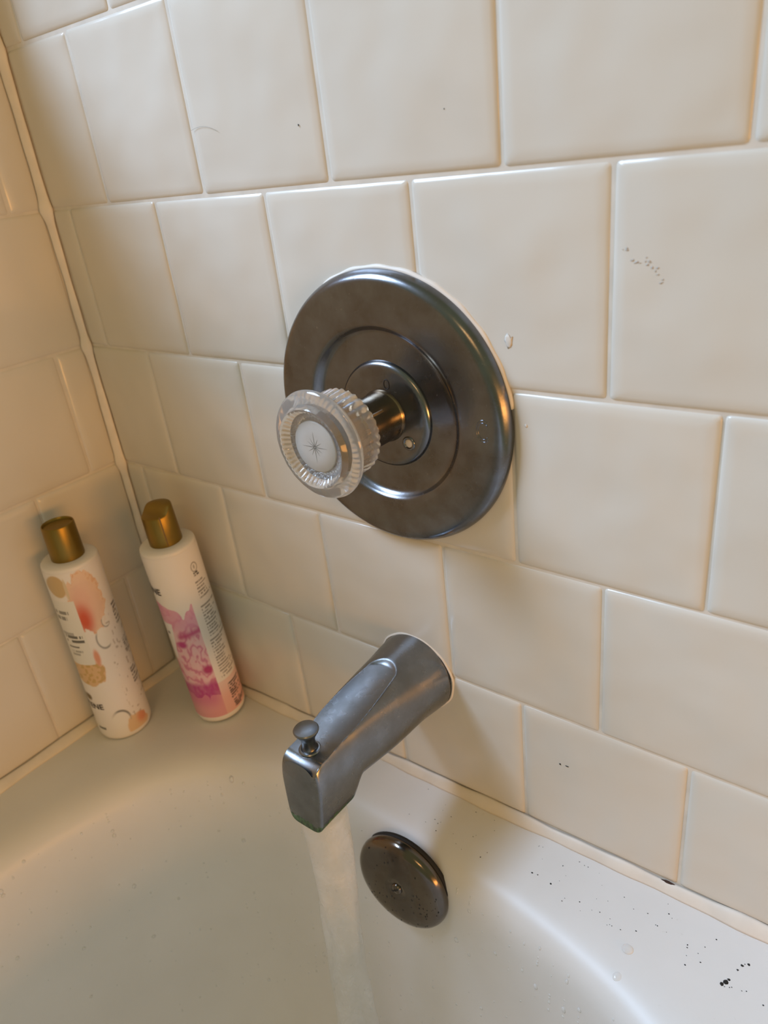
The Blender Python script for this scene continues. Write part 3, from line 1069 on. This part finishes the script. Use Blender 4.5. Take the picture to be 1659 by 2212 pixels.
def bottle(label, loc, tilt, r0, r1, theta0, art, brand, cap_style):
    t = thing('shampoo_bottle', label, 'bottle', loc, 'shampoo bottles on the tub corner')
    t.rotation_euler = tilt
    rt = lambda z: r0 + (r1 - r0) * z / BH
    V, F = lathe([(r0 * 0.80, 0.0008), (r0 * 0.86, 0.0), (r0 * 0.95, 0.0006), (r0, 0.0040), (rt(0.05), 0.05), (rt(0.10), 0.10), (rt(0.15), 0.15), (r1, BH - 0.0028), (r1 * 0.985, BH - 0.0010),
                  (r1 * 0.95, BH), (0.0165, BH + 0.0010), (0.0125, BH + 0.0012), (0.0125, BH + 0.006)], 72, 'Z', cap0=True, cap1=True)
    sharp(mesh_obj('bottle_body', V, F, M_BOTTLE, t), 50)
    # printed label: fine grid with a colour attribute, a film just proud of the plastic
    nu, nv = 300, 320
    z0, z1 = 0.0045, BH - 0.0035
    th = np.linspace(-math.pi, math.pi, nu, endpoint=False)
    zz = np.linspace(z0, z1, nv)
    TH, ZZ = np.meshgrid(th, zz)
    rr = r0 + (r1 - r0) * ZZ / BH + 0.00015
    P = np.stack([rr * np.cos(TH + theta0), rr * np.sin(TH + theta0), ZZ], -1).reshape(-1, 3)
    A = np.where(np.abs(TH) <= math.pi / 2, np.sin(TH), np.sign(TH) * (2 - np.sin(np.abs(TH))))
    colr = art(A, ZZ / BH, TH)
    i0 = np.arange(nv - 1)[:, None] * nu
    k0 = np.arange(nu)[None, :]
    k1 = (k0 + 1) % nu
    Q = np.stack([i0 + k0, i0 + k1, i0 + nu + k1, i0 + nu + k0], -1).reshape(-1, 4)
    me = bpy.data.meshes.new('printed_label')
    me.vertices.add(len(P))
    me.vertices.foreach_set('co', P.ravel())
    me.loops.add(Q.size)
    me.loops.foreach_set('vertex_index', Q.ravel().astype(np.int32))
    me.polygons.add(len(Q))
    me.polygons.foreach_set('loop_start', np.arange(0, Q.size, 4, dtype=np.int32))
    me.polygons.foreach_set('use_smooth', np.ones(len(Q), dtype=bool))
    me.update(calc_edges=True)
    at = me.color_attributes.new('print', 'FLOAT_COLOR', 'POINT')
    c4 = np.ones((len(P), 4), dtype=np.float32)
    c4[:, :3] = colr.reshape(-1, 3)
    at.data.foreach_set('color', c4.ravel())
    me.materials.append(M_PRINT)
    lab = link(bpy.data.objects.new('printed_label', me), t)
    s_end, tz, size, bold = brand
    wrap_text('PANTENE', size, s_end, tz * BH, rt(tz * BH) + 0.0002, theta0, bold, lab, 'brand_lettering')
    # cap
    cb, ct_ = BH + 0.0012, BH + 0.0325
    if cap_style == 'dish':
        pr = [(0.0128, cb), (0.0138, cb), (0.0139, cb + 0.0008), (0.0134, ct_ - 0.0012), (0.0131, ct_ - 0.0003), (0.0126, ct_), (0.0122, ct_ - 0.0004), (0.0117, ct_ - 0.0022), (0.0080, ct_ - 0.0030), (0.0030, ct_ - 0.0032)]
        V, F = lathe(pr, 64, 'Z', cap0=True, cap1=True)
        cap = mesh_obj('cap', V, F, M_GOLD, t)
    else:
        pr = [(0.0128, cb), (0.0138, cb), (0.0139, cb + 0.0008), (0.0134, ct_ - 0.0014), (0.0130, ct_ - 0.0004), (0.0121, ct_), (0.0070, ct_ + 0.0002), (0.0020, ct_ + 0.0002)]
        V, F = lathe(pr, 64, 'Z', cap0=True, cap1=True)
        # disc top pressed down on one side, raised on the other
        V = [(x, y, z + (0.0034 * math.tanh((-x * 0.2 + y * 0.98) / 0.0035) - 0.0010 if z > ct_ - 0.0016 else 0)) for x, y, z in V]
        cap = mesh_obj('cap', V, F, M_GOLD, t)
        g, gf = [], []
        for i, z in enumerate(np.linspace(cb + 0.001, ct_ - 0.003, 8)):
            r = lerp(0.0139, 0.0134, (z - cb) / (ct_ - cb)) + 0.0001
            for da in (-0.035, 0.035):
                a = theta0 + 0.05 + da
                g.append((r * math.cos(a), r * math.sin(a), z))
        for i in range(7):
            gf.append((2 * i, 2 * i + 1, 2 * i + 3, 2 * i + 2))
        mesh_obj('cap_seam', g, gf, simple('dark_gold_seam', (0.16, 0.09, 0.02), 0.5), cap)
    sharp(cap, 40)
    return t


bottle('white shampoo bottle with cream and peach flowers and gold cap, standing beside the left wall', (0.0312, -0.0908, deck_z(0.03) + 0.0012),
       (0, 0.006, 0), 0.0243, 0.0237, math.radians(-23.0), label_cream, (-0.62, 0.215, 0.0088, 0.00012), 'dish')
bottle('white shampoo bottle with magenta peony and pink base, gold cap, standing in the tub corner', (0.0995, -0.0278, deck_z(0.098) + 0.0026),
       (0.045, -0.008, 0), 0.0236, 0.0236, math.radians(-31.0), label_pink, (-0.82, 0.800, 0.0092, 0.00014), 'disc')

# ------------------------------------------------------------------ water
def stream():
    V, F = [], []
    rows, m = 90, 40
    ztop, zb = -0.4768, -0.872
    for j in range(rows + 1):
        u = j / rows
        z = ztop + (zb - ztop) * u
        spread = 1 - 0.08 * sm(0, 0.25, u) + 0.55 * sm(0.35, 1.0, u)
        cx = BX + 0.0012 + 0.0015 * math.sin(u * 9)
        cy = -0.1165 + 0.002 * math.sin(u * 7 + 1) - 0.010 * u
        for k in range(m):
            a = 2 * math.pi * k / m
            wob = 1 + sm(0.03, 0.3, u) * (0.10 * math.sin(3 * a + 11 * u) + 0.07 * math.sin(5 * a - 17 * u + 1) + 0.05 * math.sin(2 * a + 29 * u))
            ca, sa = math.cos(a), math.sin(a)
            n = lerp(3.0, 2.0, u / 0.2)
            V.append((cx + 0.0155 * spread * wob * math.copysign(abs(ca) ** (2 / n), ca), cy + 0.0135 * spread * wob * math.copysign(abs(sa) ** (2 / n), sa), z))
    for j in range(rows):
        for k in range(m):
            k2 = (k + 1) % m
            F.append((j * m + k, (j + 1) * m + k, (j + 1) * m + k2, j * m + k2))
    F.append(tuple(k for k in range(m)))
    F.append(tuple(reversed([rows * m + k for k in range(m)])))
    return mesh_obj('water_stream', V, F, M_WATER)


tag(stream(), 'clear stream of water falling from the spout into the tub', 'water')

# droplets on the enamel: a spray of tiny ones (nobody could count them) and a few larger ones
drng = random.Random(21)
KD = [p[0] for p in PROFILE]


def tub_surface(k, s):
    """k: rim index, s: position along the profile (0..len-1) -> point, normal"""
    i = int(s)
    f = s - i
    def pt(kk, ss):
        i = min(int(ss), len(PROFILE) - 2)
        f = ss - i
        d = lerp(PROFILE[i][0], PROFILE[i + 1][0], f)
        z = lerp(PROFILE[i][1], PROFILE[i + 1][1], f)
        q = RIM[kk % len(RIM)] + INW[kk % len(RIM)] * d
        return Vector((q[0], q[1], deck_z(q[0]) + z))
    p = pt(k, s)
    n = (pt(k + 1, s) - pt(k - 1, s)).cross(pt(k, s + 0.3) - pt(k, s - 0.3)).normalized()
    if n.dot(Vector((0.345, -0.74, -0.3)) - p) < 0:
        n = -n
    return p, n


near = [k for k in range(len(RIM)) if RIM[k, 1] > -0.5]
DV, DF = [], []
for i in range(1300):
    k = drng.choice(near)
    s = drng.uniform(7.0, 13.8)
    p, n = tub_surface(k, s)
    if RIM[k, 0] < 0.2 and drng.random() < 0.45:
        continue
    if (p - OC).length < 0.048:
        continue
    r = drng.uniform(0.0004, 0.0011) if drng.random() < 0.85 else drng.uniform(0.0012, 0.0022)
    v, f = blob(p - n * 0.0001, r, r * drng.uniform(0.9, 1.6), r * 0.55, 7, 2, n)
    b0 = len(DV)
    DV += v
    DF += [tuple(q + b0 for q in t) for t in f]
spray = mesh_obj('water_spray', DV, DF, M_DROP)
tag(spray, 'fine spray of water droplets scattered over the tub basin', 'water droplets', kind='stuff')
for (x, y, r, lab) in ((0.5102, -0.0527, 0.0036, 'large flat water drop on the tub rim, farther from the basin edge'),
                       (0.5114, -0.0703, 0.0034, 'round water drop at the rounded edge of the tub rim')):
    nn = (0, 0, 1)
    zz = deck_z(x)
    if y < -0.06:
        zz -= 0.0032
        nn = (0.05, -0.35, 0.94)
    v, f = blob((0, 0, 0), r, r * 0.92, r * 0.33, 24, 5, nn)
    tag(mesh_obj('water_drop', v, f, M_DROP, loc=(x, y, zz - 0.0001)), lab, 'water drop')

# ------------------------------------------------------------------ small marks: grime, chips, a hair
grng = random.Random(9)
GV, GF = [], []
spots = [(0.5639, -0.0417, 0.0016), (0.5622, -0.0440, 0.0013), (0.5650, -0.0395, 0.0009), (0.569, -0.0271, 0.0011), (0.572, -0.0245, 0.0009), (0.5675, -0.031, 0.0008),
         (0.4511, -0.0366, 0.0008), (0.4366, -0.0355, 0.0007), (0.4405, -0.0350, 0.0005)]
for i in range(75):
    x = grng.uniform(0.33, 0.60)
    spots.append((x, grng.uniform(-0.045, -0.009), grng.uniform(0.0002, 0.00055)))
for x, y, r in spots:
    v, f = blob((x, y, deck_z(x) + 0.00002), r, r * grng.uniform(0.5, 1.0), 0.00018, 7, 2, (0, 0, 1), 0.3, grng)
    b0 = len(GV)
    GV += v
    GF += [tuple(q + b0 for q in t) for t in f]
tag(mesh_obj('grime_specks', GV, GF, M_DARK), 'tiny dark grime specks scattered over the right tub rim', 'grime', kind='stuff')

for (x, z, rx, rz, mat, nm) in ((0.4139, -0.1917, 0.0022, 0.0034, M_PUTTY, 'paint_fleck'), (0.4225, -0.2376, 0.0011, 0.0010, M_PUTTY, 'paint_fleck'),
                                (0.2868, -0.0780, 0.0003, 0.0006, M_DARK, 'dark_speck'), (0.4459, -0.4768, 0.0013, 0.0004, M_DARK, 'dark_speck'),
                                (0.4409, -0.4774, 0.0006, 0.0008, M_DARK, 'dark_speck'), (0.3834, -0.0810, 0.0004, 0.0003, M_DARK, 'dark_speck')):
    v, f = blob((0, 0, 0), rx, rz, 0.0004, 10, 2, (0, -1, 0), 0.4, grng)
    mesh_obj(nm, v, f, mat, wall_back, loc=(x, -0.0001, z))
# missing bit of caulk: a dark chip under the tile joint at the right
v, f = blob((0, 0, 0), 0.0045, 0.0012, 0.0006, 12, 2, (0, -0.8, 0.6), 0.3, grng)
mesh_obj('dark_gap', v, f, simple('dark_brown_gap', (0.05, 0.022, 0.012), 0.8), wall_back, loc=(0.5172, -0.0005, tile_bottom(0.5172) + 0.0006))


def strand(name, pts, r, mat, label, cat):
    V, F = [], []
    for i, p in enumerate(pts):
        for k in range(5):
            b = 2 * math.pi * k / 5
            V.append((p[0] + 0, p[1] - r - r * math.sin(b), p[2] + r * math.cos(b)))
    for i in range(len(pts) - 1):
        for k in range(5):
            F.append((i * 5 + k, i * 5 + (k + 1) % 5, (i + 1) * 5 + (k + 1) % 5, (i + 1) * 5 + k))
    return tag(mesh_obj(name, V, F, mat), label, cat)


strand('hair', [(0.1955 + 0.0245 * t, -0.0004, -0.0722 + 0.0022 * math.sin(2.6 * t + 0.2) - 0.0030 * t * t) for t in np.linspace(0, 1, 16)], 0.00007,
       simple('grey_hair', (0.24, 0.21, 0.17), 0.6), 'single grey hair stuck to a tile above the valve, left', 'hair')
# faint grey scuff on the right-hand tile
SV, SF = [], []
for i in range(26):
    u = grng.random()
    x = 0.4735 + 0.0185 * u + grng.gauss(0, 0.0006)
    z = -0.1465 - 0.0130 * u - 0.003 * math.sin(u * 7) + grng.gauss(0, 0.0008)
    v, f = blob((x, -0.0002, z), grng.uniform(0.0003, 0.0009), grng.uniform(0.0002, 0.0005), 0.00005, 7, 1, (0, -1, 0), 0.3, grng)
    b0 = len(SV)
    SV += v
    SF += [tuple(q + b0 for q in t) for t in f]
sc = mesh_obj('scuff_mark', SV, SF, simple('grey_scuff', (0.55, 0.51, 0.45), 0.5), wall_back)
sc['kind'] = 'stuff'
